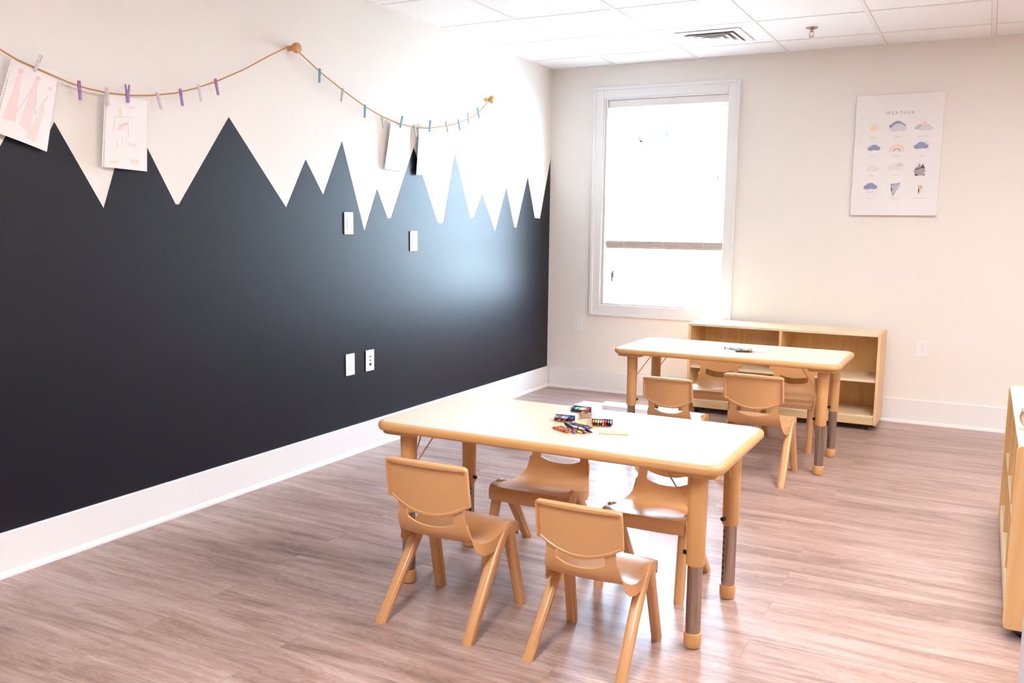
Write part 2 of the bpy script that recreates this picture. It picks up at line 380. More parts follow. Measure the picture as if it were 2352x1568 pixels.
# casing: picture-frame trim in two steps
b = frame_bm(0.366, 1.422, 0.598, 2.252, 0.068, -0.019, -0.0004, 0.002)
merge(b, frame_bm(0.354, 1.434, 0.586, 2.264, 0.022, -0.026, -0.0004, 0.002))
merge(b, frame_bm(0.430, 1.380, 0.650, 2.200, 0.018, -0.013, -0.0004, 0.002)); link('window_casing', b, M['trim'], win)
b = frame_bm(WX0, WX1, WZ0, WZ1, 0.012, -0.012, 0.149); link('window_jamb', b, M['trim'], win)
b = frame_bm(WX0+0.012, WX1-0.012, WZ0+0.012, WZ1-0.012, 0.03, 0.070, 0.145, 0.002); link('window_frame', b, M['vinyl'], win)
def sash(name, z0, z1, y0, y1):
    b = frame_bm(WX0+0.042, WX1-0.042, z0, z1, 0.04, y0, y1, 0.003)
    x0, x1 = WX0+0.082, WX1-0.082
    for k in (1, 2):
        x = x0+(x1-x0)*k/3; box(b, x-0.009, x+0.009, y0+0.008, y1-0.008, z0+0.04, z1-0.04)
    zc = (z0+z1)/2; box(b, x0, x1, y0+0.0085, y1-0.0085, zc-0.009, zc+0.009)
    s = link(name, b, M['vinyl'], win)
    g = bmesh.new(); box(g, x0-0.005, x1+0.005, (y0+y1)/2-0.001, (y0+y1)/2+0.001, z0+0.035, z1-0.035); link('window_glass', g, M['glass'], s)
    return s
lo = sash('window_sash', WZ0+0.045, 1.44, 0.074, 0.102); up = sash('window_sash', 1.41, WZ1-0.045, 0.110, 0.138)
b = bmesh.new(); box(b, 0.495, 0.500, 0.06, 0.072, 0.84, 0.905); box(b, 0.502, 0.508, 0.060, 0.070, 0.87, 0.92); link('sash_latch', b, M['slot'], win)

bl = thing('window_blind', 'white slatted blind lowered two thirds of the way down the window', 'window blind', (0.91, 0.03, 2.17))
b = bmesh.new(); box(b, -0.442, 0.442, -0.032, 0.026, -0.052, -0.002, 0.003); link('valance', b, M['blind'], bl)
zb = 1.155; n = 24; top = 2.105
bslat = bmesh.new()
prof = [(-0.024, -0.0015), (-0.012, 0.0008), (0, 0.0016), (0.012, 0.0008), (0.024, -0.0015)]
grid = [[Vector((x, y, z)) for x in (-0.436, 0.436)] for y, z in prof]
sheet(bslat, grid, 0.0022)
first = None
for k in range(n):
    z = top - k*(top-zb-0.02)/(n-1) - 2.17
    if first is None:
        first = link('slat', bslat, M['blind'], bl, True); first.location = (0, 0, z); first.rotation_euler = (math.radians(9), 0, 0)
    else:
        o = first.copy(); COL.objects.link(o); o.parent = bl; o.location = (0, 0, z)
b = bmesh.new()
for k in range(7): box(b, -0.436, 0.436, -0.024-0.001*(k%2), 0.024, zb-2.17-0.0440+0.0052*k, zb-2.17-0.0389+0.0052*k, 0.0012)
box(b, -0.438, 0.438, -0.025, 0.025, zb-2.17-0.064, zb-2.17-0.0445, 0.003); link('bottom_rail', b, M['rail_shade'], bl)
for x in (-0.30, 0.0, 0.30):
    b = bmesh.new(); tube(b, [(x, -0.026, -0.05), (x, -0.026, zb-2.17-0.05)], 0.0012, 5); tube(b, [(x, 0.026, -0.05), (x, 0.026, zb-2.17-0.05)], 0.0012, 5); link('ladder_cord', b, M['blind'], bl)
b = bmesh.new(); tube(b, [(0.400, -0.042, -0.05), (0.396, -0.044, -0.3), (0.392, -0.044, -0.55)], 0.0018, 6); w_ = link('pull_cord', b, M['blind'], bl)
b = bmesh.new(); lathe(b, [(0.002, 0), (0.006, -0.012), (0.007, -0.03), (0.002, -0.036)], (0.392, -0.044, -0.548), 'z', 10); link('cord_tassel', b, M['socket'], w_)

# ------------------------------------------------------------------ outside
b = bmesh.new(); box(b, -30, 30, 0.6, 60, -0.6, -0.5); struct(link('ground', b, M['grass']))
def foliage(name, parent, c, r, m, nb, seed):
    rnd = random.Random(seed); b = bmesh.new()
    for k in range(nb):
        d = Vector((rnd.gauss(0, 1), rnd.gauss(0, 1), rnd.gauss(0, 0.8))).normalized()*rnd.uniform(0.3, 1)
        cc = Vector(c) + Vector((d.x*r[0], d.y*r[1], d.z*r[2])); s = rnd.uniform(0.12, 0.28)*min(r)
        q = bmesh.new(); bmesh.ops.create_icosphere(q, subdivisions=2, radius=s)
        for v in q.verts: v.co *= rnd.uniform(0.75, 1.2)
        merge(b, q, 0, Matrix.Translation(cc))
    return link(name, b, m, parent)
t = thing('tree', 'leafy tree seen through the upper part of the window blind', 'tree', (-3.6, 12, -0.5))
b = bmesh.new(); tube(b, [(0, 0, 0.02), (0, 0, 0.3), (0.05, 0, 1.2), (0.0, 0.1, 2.6)], 0.16, 10); link('trunk', b, M['bark'], t)
foliage('foliage', t, (0, 0, 3.6), (1.6, 1.4, 1.5), M['leaf'], 90, 3)
t = thing('shrub', 'pale blue green shrub outside the lower right window pane', 'shrub', (-1.05, 7.6, -0.5))
b = bmesh.new(); tube(b, [(0, 0, 0.02), (0, 0, 0.5)], 0.04, 8); link('stem', b, M['bark'], t)
foliage('foliage', t, (0, 0, 0.72), (0.62, 0.45, 0.42), M['leaf2'], 60, 5)

# ------------------------------------------------------------------ ceiling fittings
v = thing('ceiling_vent', 'white square ceiling air vent with stepped louvres', 'air vent', (VENT[0], VENT[1], H-0.0018))
b = bmesh.new()
def sqring(b, h0, h1, z0, z1, mi=0):
    for a, c in (((h0, z0), (h1, z1)),):
        pa = [(-a[0], -a[0], a[1]), (a[0], -a[0], a[1]), (a[0], a[0], a[1]), (-a[0], a[0], a[1])]
        pc = [(-c[0], -c[0], c[1]), (c[0], -c[0], c[1]), (c[0], c[0], c[1]), (-c[0], c[0], c[1])]
        A = [b.verts.new(p) for p in pa]; C = [b.verts.new(p) for p in pc]
        A2 = [b.verts.new((p[0], p[1], p[2]+0.0015)) for p in pa]; C2 = [b.verts.new((p[0], p[1], p[2]+0.0015)) for p in pc]
        for i in range(4):
            j = (i+1) % 4
            b.faces.new([A[i], A[j], C[j], C[i]]); b.faces.new([A2[i], C2[i], C2[j], A2[j]]); b.faces.new([A[i], A2[i], A2[j], A[j]]); b.faces.new([C[i], C[j], C2[j], C2[i]])
sqring(b, 0.20, 0.155, -0.002, -0.006); link('vent_frame', b, M['tbar'], v)
for k, hh in enumerate((0.150, 0.108, 0.066)):
    b = bmesh.new(); sqring(b, hh, hh-0.030, -0.016, -0.003); link('louvre', b, M['tbar'], v)
b = bmesh.new(); box(b, -0.03, 0.03, -0.03, 0.03, -0.016, -0.012); link('centre_plate', b, M['tbar'], v)
b = bmesh.new(); box(b, -0.154, 0.154, -0.154, 0.154, -0.002, -0.0005); link('duct_opening', b, M['ductdark'], v)

s = thing('fire_sprinkler', 'small metal fire sprinkler head hanging from the ceiling', 'sprinkler', (2.004, -0.70, H))
b = bmesh.new(); lathe(b, [(0.034, -0.0005), (0.034, -0.003), (0.018, -0.010), (0.012, -0.012)], (0, 0, 0), 'z', 20); link('escutcheon', b, M['chrome'], s, True)
b = bmesh.new(); lathe(b, [(0.010, -0.010), (0.010, -0.022), (0.006, -0.026)], n=12)
for sg in (-1, 1): tube(b, [(sg*0.008, 0, -0.022), (sg*0.014, 0, -0.034), (sg*0.008, 0, -0.046), (0, 0, -0.050)], 0.0022, 6)
link('sprinkler_body', b, M['chrome'], s, True)
b = bmesh.new(); lathe(b, [(0.003, -0.048), (0.014, -0.051), (0.014, -0.053), (0.003, -0.0535)], n=16); link('deflector', b, M['chrome'], s, True)

# ------------------------------------------------------------------ wall plates
def plate(name, label, cat, kind, loc, wall, hw=0.037, hh=0.0585):
    rz = {'back': 0, 'left': PI/2}[wall]
    t = thing(name, label, cat, loc, rz)
    b = bmesh.new(); box(b, -hw, hw, -0.006, -0.0004, -hh, hh, 0.002); link('cover_plate', b, M['plate'], t)
    if kind == 'duplex':
        for z in (-0.0195, 0.0195):
            b = bmesh.new(); loft(b, [[Vector((p.x, y, p.y)) for p in rrect(0, z, 0, 0.0165, 0.0145, 0.010)] for y in (-0.0075, -0.0058)])
            so_ = link('socket', b, M['plate'], t)
            b = bmesh.new()
            for x in (-0.0065, 0.0065): box(b, x-0.0014, x+0.0014, -0.0082, -0.0074, z+0.0005, z+0.0085)
            lathe(b, [(0.0028, -0.0082), (0.0028, -0.0074)], (0, 0, z-0.007), 'y', 8); link('socket_slots', b, M['socket'], so_)
        b = bmesh.new(); lathe(b, [(0.003, -0.0072), (0.003, -0.0058)], (0, 0, 0), 'y', 8); link('screw', b, M['socket'], t)
    elif kind == 'data':
        for z, hx_, hz in ((0.022, 0.008, 0.003), (0.0, 0.005, 0.004), (-0.022, 0.009, 0.008)):
            b = bmesh.new(); box(b, -hx_, hx_, -0.0072, -0.0058, z-hz, z+hz); link('jack', b, M['slot'], t)
    else:
        b = bmesh.new(); box(b, -0.0165, 0.0165, -0.0085, -0.0058, -0.033, 0.033, 0.001); link('blank_insert', b, M['plate'], t)
plate('blank_wall_plate', 'higher blank white wall plate on the navy wall, left of the deepest white point', 'wall plate', 'blank', (0.0014, -2.492, 1.252), 'left')
plate('blank_wall_plate', 'white blank wall plate on the navy wall, lower and nearer the window', 'wall plate', 'blank', (0.0014, -1.880, 1.153), 'left')
plate('power_outlet', 'white power outlet low on the navy wall, left of the data plate', 'power outlet', 'duplex', (0.0014, -2.492, 0.497), 'left')
plate('data_outlet', 'white plate with small dark jacks low on the navy wall', 'data outlet', 'data', (0.0014, -2.316, 0.498), 'left')
plate('power_outlet', 'white power outlet low on the back wall under the left side of the window', 'power outlet', 'duplex', (0.253, -0.0004, 0.513), 'back')
plate('power_outlet', 'white power outlet on the back wall to the right of the low shelf', 'power outlet', 'duplex', (2.676, -0.0004, 0.498), 'back')

# ------------------------------------------------------------------ weather poster
PX0, PX1, PZ0, PZ1 = 2.192, 2.708, 1.345, 2.105
post = thing('weather_poster', 'white canvas weather poster with twelve small pictures on the back wall', 'poster', (2.45, 0, 1.725))
b = bmesh.new(); box(b, -0.258, 0.258, -0.032, -0.0006, -0.38, 0.38, 0.0025); link('canvas', b, M['canvas'], post)
PM = [mat('print_'+n_, c, 0.8) for n_, c in (('peach', (248, 226, 200)), ('light_grey', (222, 219, 224)), ('slate', (150, 158, 190)), ('pale_slate', (196, 198, 212)), ('blush', (246, 218, 202)), ('charcoal', (96, 88, 94)), ('grey', (172, 168, 176)), ('yellow', (244, 226, 186)), ('faint', (226, 220, 222)), ('pale_mist', (232, 230, 230)))]
LV = [0]
def flush():
    global b
    if len(b.faces): link('printed_picture', b, PM, post)
    b = bmesh.new()
def lvl_y():
    LV[0] += 1; return -0.0321 - 0.00004*LV[0]
b = bmesh.new()
def ell(cx, cz, rx, rz, mi, lvl=0, n=18, wob=0.0, rot=0.0, sd=0):
    rnd = random.Random(sd)
    y0 = lvl_y(); pts = []
    for k in range(n):
        a = 2*PI*k/n; q = 1+wob*rnd.uniform(-1, 1); x, z = rx*q*math.cos(a), rz*q*math.sin(a)
        pts.append((cx-2.45 + x*math.cos(rot)-z*math.sin(rot), y0, cz-1.725 + x*math.sin(rot)+z*math.cos(rot)))
    prism(b, pts, (0, -0.0003, 0), mi)
def pg(pts, mi, lvl=0):
    yy_ = lvl_y(); prism(b, [(x-2.45, yy_, z-1.725) for x, z in pts], (0, -0.0003, 0), mi)
ell(2.306, 1.900, 0.021, 0.021, 7, 0, 14, 0.08); ell(2.306, 1.900, 0.015, 0.015, 0, 1)
def cloud(cx, cz, s, mi, lvl=0, sd=1):
    for (dx, dz, r) in ((-0.6, -0.1, 0.55), (0, 0.15, 0.75), (0.6, -0.05, 0.55)): ell(cx+dx*s, cz+dz*s, r*s, r*s*0.72, mi, lvl, 16, 0.04, 0, sd+int(dx*10))
flush()
cloud(2.444, 1.910, 0.042, 2, 0, 3); cloud(2.452, 1.893, 0.044, 1, 1, 4)
flush()
cloud(2.578, 1.895, 0.028, 3, 0, 5); ell(2.600, 1.915, 0.018, 0.018, 4, 1); cloud(2.612, 1.890, 0.036, 1, 2, 6)
flush()
cloud(2.292, 1.780, 0.024, 9, 0, 7); cloud(2.314, 1.772, 0.033, 2, 1, 8)
flush()
def arc(cx, cz, r0, r1, mi, lvl, a0=0, a1=PI, n=14):
    pg([(cx+r1*math.cos(a0+(a1-a0)*k/n), cz+r1*math.sin(a0+(a1-a0)*k/n)) for k in range(n+1)] + [(cx+r0*math.cos(a1-(a1-a0)*k/n), cz+r0*math.sin(a1-(a1-a0)*k/n)) for k in range(n+1)], mi, lvl)
arc(2.450, 1.748, 0.034, 0.046, 4, 0); arc(2.450, 1.748, 0.024, 0.032, 0, 0); arc(2.450, 1.748, 0.0165, 0.0195, 5, 0)
flush()
cloud(2.610, 1.790, 0.030, 9, 0, 9); cloud(2.590, 1.778, 0.037, 2, 1, 10)
flush()
cloud(2.312, 1.640, 0.036, 9, 0, 11)
flush()
cloud(2.446, 1.650, 0.038, 9, 0, 12); cloud(2.474, 1.664, 0.020, 1, 1, 13)
flush()
ell(2.590, 1.625, 0.033, 0.028, 6, 0, 16, 0.05); pg([(2.572, 1.640), (2.588, 1.674), (2.604, 1.640)], 6, 1); pg([(2.594, 1.642), (2.607, 1.668), (2.622, 1.640)], 5, 1)
pg([(2.560, 1.604), (2.626, 1.604), (2.618, 1.595), (2.568, 1.594)], 5, 2); pg([(2.566, 1.636), (2.612, 1.652), (2.612, 1.646), (2.567, 1.630)], 5, 2)
flush()
cloud(2.306, 1.528, 0.036, 2, 0, 14)
for k in range(3): pg([(2.295+k*0.013, 1.500), (2.298+k*0.013, 1.500), (2.294+k*0.013, 1.486), (2.291+k*0.013, 1.486)], 3, 0)
flush()
pg([(2.428, 1.540), (2.482, 1.548), (2.480, 1.528), (2.462, 1.506), (2.446, 1.486), (2.440, 1.468), (2.434, 1.490), (2.437, 1.510)], 3, 0); pg([(2.426, 1.543), (2.483, 1.551), (2.482, 1.545), (2.428, 1.537)], 2, 1)
flush()
pg([(2.592, 1.537), (2.607, 1.537), (2.603, 1.515), (2.610, 1.515), (2.593, 1.482), (2.597, 1.506), (2.589, 1.506)], 7, 0)
flush()
# faint caption lines under each picture
for r_, z in enumerate((1.842, 1.722, 1.602, 1.456)):
    for x, hw_ in ((2.306, 0.017), (2.452, 0.022 if r_ != 2 else 0.012), (2.598, 0.035 if r_ in (0, 3) else 0.016)): pg([(x-hw_, z), (x+hw_, z), (x+hw_, z-0.005), (x-hw_, z-0.005)], 8, 0)
cap = link('printed_captions', b, PM, post); cap['kind'] = 'stuff'
cu = bpy.data.curves.new('poster_title', 'FONT'); cu.body = 'WEATHER'; cu.size = 0.030; cu.space_character = 1.35; cu.align_x = 'CENTER'; cu.extrude = 0.0003
cu.materials.append(mat('print_title_grey', (186, 180, 188), 0.8))
tmp = bpy.data.objects.new('title', cu); COL.objects.link(tmp); bpy.context.view_layer.update()
me_ = bpy.data.meshes.new_from_object(tmp.evaluated_get(bpy.context.evaluated_depsgraph_get())); bpy.data.objects.remove(tmp)
to = bpy.data.objects.new('title_lettering', me_); COL.objects.link(to); to.parent = post; to.location = (0.005, -0.0326, 0.2535); to.rotation_euler = (PI/2, 0, 0)

# ------------------------------------------------------------------ clothesline
ROPE = [(-5.02, 2.07), (-4.9, 2.03), (-4.7, 1.945), (-4.55, 1.88), (-4.389, 1.815), (-4.329, 1.791), (-4.201, 1.759), (-4.133, 1.742), (-4.063, 1.732), (-3.977, 1.727), (-3.872, 1.731), (-3.779, 1.743), (-3.658, 1.767), (-3.543, 1.802), (-3.42, 1.849), (-3.263, 1.92), (-3.096, 2.008), (-2.962, 2.073), (-2.930, 2.076), (-2.905, 2.062), (-2.741, 1.989), (-2.562, 1.924), (-2.376, 1.865), (-2.224, 1.830), (-2.06, 1.809), (-1.901, 1.803), (-1.744, 1.817), (-1.568, 1.847), (-1.42, 1.880), (-1.302, 1.917), (-1.181, 1.965), (-1.068, 2.040), (-1.035, 2.062), (-1.022, 2.075)]
b = bmesh.new(); tube(b, [(0.033, y, z) for y, z in ROPE], 0.0028, 8)
for k in (18, 33): lathe(b, [(0.0155, 0), (0.0185, 0.0025), (0.0155, 0.005)], (0.0305, ROPE[k][0]-0.0, ROPE[k][1]-0.004), 'x', 14)
tag(link('twine_line', b, M['rope'], None, True), 'brown twine line swagged along the upper left wall', 'twine')
def wknob(label, y, z):
    t = thing('wooden_knob', label, 'knob', (0.0006, y, z), 0, 'wooden wall knobs holding the twine')
    b = bmesh.new(); lathe(b, [(0.0125, 0), (0.012, 0.02), (0.0125, 0.036)], (0, 0, 0), 'x', 18); link('knob_stem', b, M['knob'], t, True)
    b = bmesh.new(); lathe(b, [(0.0125, 0.036), (0.022, 0.038), (0.0245, 0.043), (0.0245, 0.056), (0.022, 0.061), (0.010, 0.063)], (0, 0, 0), 'x', 22); link('knob_head', b, M['knob'], t, True)
wknob('wooden knob holding the twine at its middle peak on the left wall', -2.930, 2.070)
wknob('wooden knob holding the twine end nearest the window corner', -1.022, 2.070)

# clothespins: a half, built once per colour, two halves and a spring
def pin_half(sg, open_=0.0):
    b = bmesh.new(); L = 0.034
    # y is across the pin (squeeze direction), z along
    prof = [(0.0005, -L), (0.0042, -L+0.001), (0.0048, 0.004), (0.0060, 0.010), (0.0050, L), (0.0022, L), (0.0010, 0.008), (0.0004, 0.0)]
    prism(b, [(-0.0035, sg*a + sg*open_*max(0, z)*0.5, z) for a, z in prof], (0.007, 0, 0)); return b
PINS = [('white_pin', -4.243, 1.815, -4.267, 1.767, 0, 'white clothespin clipped to the pink mountain drawing at far left'),
 ('purple', -4.096, 1.754, -4.094, 1.687, 0, 'purple clothespin between the two left drawings'),
 ('white_pin', -3.981, 1.739, -3.978, 1.684, 0, 'white clothespin clipping the torn edge of the second drawing'),
 ('purple', -3.888, 1.770, -3.887, 1.701, 0.35, 'purple clothespin spread open at the top of the second drawing'),
 ('white_pin', -3.746, 1.759, -3.725, 1.697, 0, 'white clothespin just right of the second drawing'),
 ('purple', -3.628, 1.788, -3.618, 1.722, 0, 'purple clothespin between two white ones on the left swag'),
 ('white_pin', -3.530, 1.816, -3.516, 1.755, 0, 'white clothespin nearest the middle wooden knob'),
 ('purple', -3.435, 1.856, -3.420, 1.791, 0, 'purple clothespin highest on the left swag'),
 ('blue', -2.747, 2.005, -2.752, 1.935, 0, 'blue clothespin highest on the steep twine right of the middle knob'),
 ('green', -2.568, 1.931, -2.583, 1.869, 0, 'sage green clothespin second along the right swag'),
 ('blue', -2.382, 1.875, -2.387, 1.807, 0, 'blue clothespin third along the right swag'),
 ('green', -2.231, 1.831, -2.219, 1.772, 0, 'sage green clothespin just left of the third drawing'),
 ('blue', -2.040, 1.852, -2.062, 1.788, 0, 'blue clothespin clipping the third drawing'),
 ('green', -1.922, 1.819, -1.895, 1.752, 0, 'sage green clothespin between the third and fourth drawings'),
 ('blue', -1.752, 1.858, -1.761, 1.795, 0, 'blue clothespin clipping the fourth drawing'),
 ('green', -1.576, 1.872, -1.548, 1.808, 0, 'sage green clothespin just right of the fourth drawing'),
 ('blue', -1.428, 1.900, -1.406, 1.836, 0, 'blue clothespin second from last before the window corner'),
 ('green', -1.311, 1.952, -1.300, 1.888, 0, 'sage green clothespin last but one on the right swag'),
 ('blue', -1.190, 1.997, -1.167, 1.939, 0, 'blue clothespin nearest the end knob by the window')]
PINS[16] = PINS[16][:6] + ('blue clothespin third from the end knob by the window',)
proto = {}
for (c, y0, z0, y1, z1, op, lab) in PINS:
    g = 'purple and white clothespins' if c in ('purple', 'white_pin') else 'blue and green clothespins'
    cy, cz = (y0+y1)/2, (z0+z1)/2; ang = math.atan2(y0-y1, z0-z1)
    t = thing('clothespin', lab, 'clothespin', (0.036 if 'clipp' not in lab and 'spread' not in lab else 0.0385, cy, cz), 0, g)
    t.rotation_euler = (-ang, 0, 0)
    key = (c, op)
    if key not in proto:
        h1 = link('pin_half', pin_half(1, op), M[c], t); h2 = link('pin_half', pin_half(-1, op), M[c], t)
        b = bmesh.new(); tube(b, [(-0.0048, 0.0055, 0.004), (-0.0048, -0.0055, 0.004)], 0.0009, 5); tube(b, [(0.0048, 0.0055, 0.004), (0.0048, -0.0055, 0.004)], 0.0009, 5)
        s_ = link('pin_spring', b, M['socket'], t); proto[key] = (h1, h2, s_)
    else:
        for h in proto[key]:
            o = h.copy(); COL.objects.link(o); o.parent = t

# drawings: torn spiral sheets with holes
def drawing(label, q, marks, curl=0.006, lean=0.008, holes=26):
    """q: TL, TR, BR, BL as (y,z) on the wall plane"""
    o_y, o_z = q[0]
    def P(u, v):   # u 0..1 left-right, v 0..1 top-bottom
        y = (1-v)*((1-u)*q[0][0]+u*q[1][0]) + v*((1-u)*q[3][0]+u*q[2][0]); z = (1-v)*((1-u)*q[0][1]+u*q[1][1]) + v*((1-u)*q[3][1]+u*q[2][1])
        x = 0.0295 + curl*math.sin(PI*u)*v + 0.5*lean*(1-u)**3*v - lean*v
        return Vector((x, y, z))
    t = thing('child_drawing', label, 'drawing', (0, 0, 0), 0, "children's drawings hung on the twine")
    b = bmesh.new(); U = [0, 0.022, 0.048, 0.12, 0.3, 0.5, 0.7, 0.85, 1.0]; V = []
    for k in range(holes): V += [k/holes, (k+0.55)/holes]
    V.append(1.0)
    grid = [[P(u, v_) for u in U] for v_ in V]
    sheet(b, grid, 0.0004, 0, lambda i, j: j == 1 and i % 2 == 1 and i > 1)
    link('paper_sheet', b, M['paper'], t, True)
    mats = [M['pink'], M['pink2'], M['orangem'], M['greym'], M['yellowm']]
    for (mi, pts) in marks:
        b = bmesh.new(); vs_ = [P(u, v_) + Vector((0.0010, 0, 0)) for u, v_ in pts]
        b.faces.new([b.verts.new(p) for p in vs_]); bmesh.ops.triangulate(b, faces=b.faces[:])
        ex = bmesh.ops.extrude_face_region(b, geom=b.faces[:])
        for v_ in [g_ for g_ in ex['geom'] if isinstance(g_, bmesh.types.BMVert)]: v_.co.x -= 0.0003
        link('crayon_mark', b, mats[mi], t)
    return t
def line(u0, v0, u1, v1, w_=0.012): 
    d = math.hypot(u1-u0, v1-v0) or 1; nx, nv = -(v1-v0)/d*w_/2, (u1-u0)/d*w_/2
    return [(u0+nx, v0+nv), (u1+nx, v1+nv), (u1-nx, v1-nv), (u0-nx, v0-nv)]
def dot(u, v_, r): return [(u+r*math.cos(2*PI*k/8), v_+0.7*r*math.sin(2*PI*k/8)) for k in range(8)]
m1 = [(0, [(0.22, 0.16), (0.27, 0.16), (0.34, 0.78), (0.12, 0.80)]), (0, [(0.56, 0.16), (0.62, 0.17), (0.62, 0.86), (0.42, 0.80)]), (2, [(0.80, 0.45), (0.84, 0.48), (0.74, 0.95), (0.58, 0.92)]),
      (1, dot(0.24, 0.13, 0.05)), (1, dot(0.60, 0.16, 0.045)), (0, dot(0.88, 0.24, 0.04)), (3, line(0.25, 0.2, 0.33, 0.66)), (3, line(0.33, 0.66, 0.56, 0.24)), (3, line(0.60, 0.2, 0.66, 0.62)), (3, line(0.66, 0.62, 0.86, 0.34))]
drawing('torn notebook page with pink mountain drawing at far left of the twine', [(-4.348, 1.793), (-4.172, 1.776), (-4.228, 1.491), (-4.430, 1.545)], m1, 0.008)
m2 = [(4, line(0.36, 0.16, 0.38, 0.30, 0.05)), (1, line(0.34, 0.42, 0.54, 0.36, 0.03)), (0, line(0.30, 0.46, 0.42, 0.44, 0.04)), (0, line(0.55, 0.14, 0.70, 0.13, 0.02)), (3, line(0.25, 0.3, 0.6, 0.27, 0.01)), (3, line(0.25, 0.3, 0.22, 0.5, 0.01)), (3, line(0.3, 0.6, 0.32, 0.72, 0.01)), (3, line(0.42, 0.58, 0.42, 0.7, 0.01)), (0, line(0.55, 0.64, 0.75, 0.66, 0.03)), (2, line(0.62, 0.88, 0.80, 0.88, 0.06)), (2, line(0.15, 0.92, 0.35, 0.91, 0.03)), (3, line(0.55, 0.3, 0.56, 0.55, 0.01))]
drawing('torn notebook page with faint pastel scribbles above the second white valley', [(-3.984, 1.726), (-3.790, 1.722), (-3.797, 1.447), (-4.008, 1.453)], m2, 0.004)
m3 = [(3, line(0.35, 0.4, 0.34, 0.8, 0.015)), (0, line(0.5, 0.45, 0.7, 0.5, 0.03)), (3, line(0.25, 0.3, 0.5, 0.25, 0.01))]
drawing('torn notebook page with faint marks under the third pair of pins', [(-2.137, 1.818), (-1.945, 1.806), (-1.964, 1.549), (-2.188, 1.553)], m3, 0.007, 0.020)
m4 = [(3, dot(0.28, 0.26, 0.03)), (3, dot(0.42, 0.26, 0.03)), (3, line(0.2, 0.5, 0.2, 0.7, 0.012)), (3, line(0.5, 0.5, 0.5, 0.7, 0.012)), (3, line(0.25, 0.74, 0.46, 0.74, 0.012))]
drawing('torn notebook page with small faint figure, nearest the window', [(-1.856, 1.810), (-1.668, 1.822), (-1.682, 1.546), (-1.874, 1.536)], m4, 0.005, 0.020)

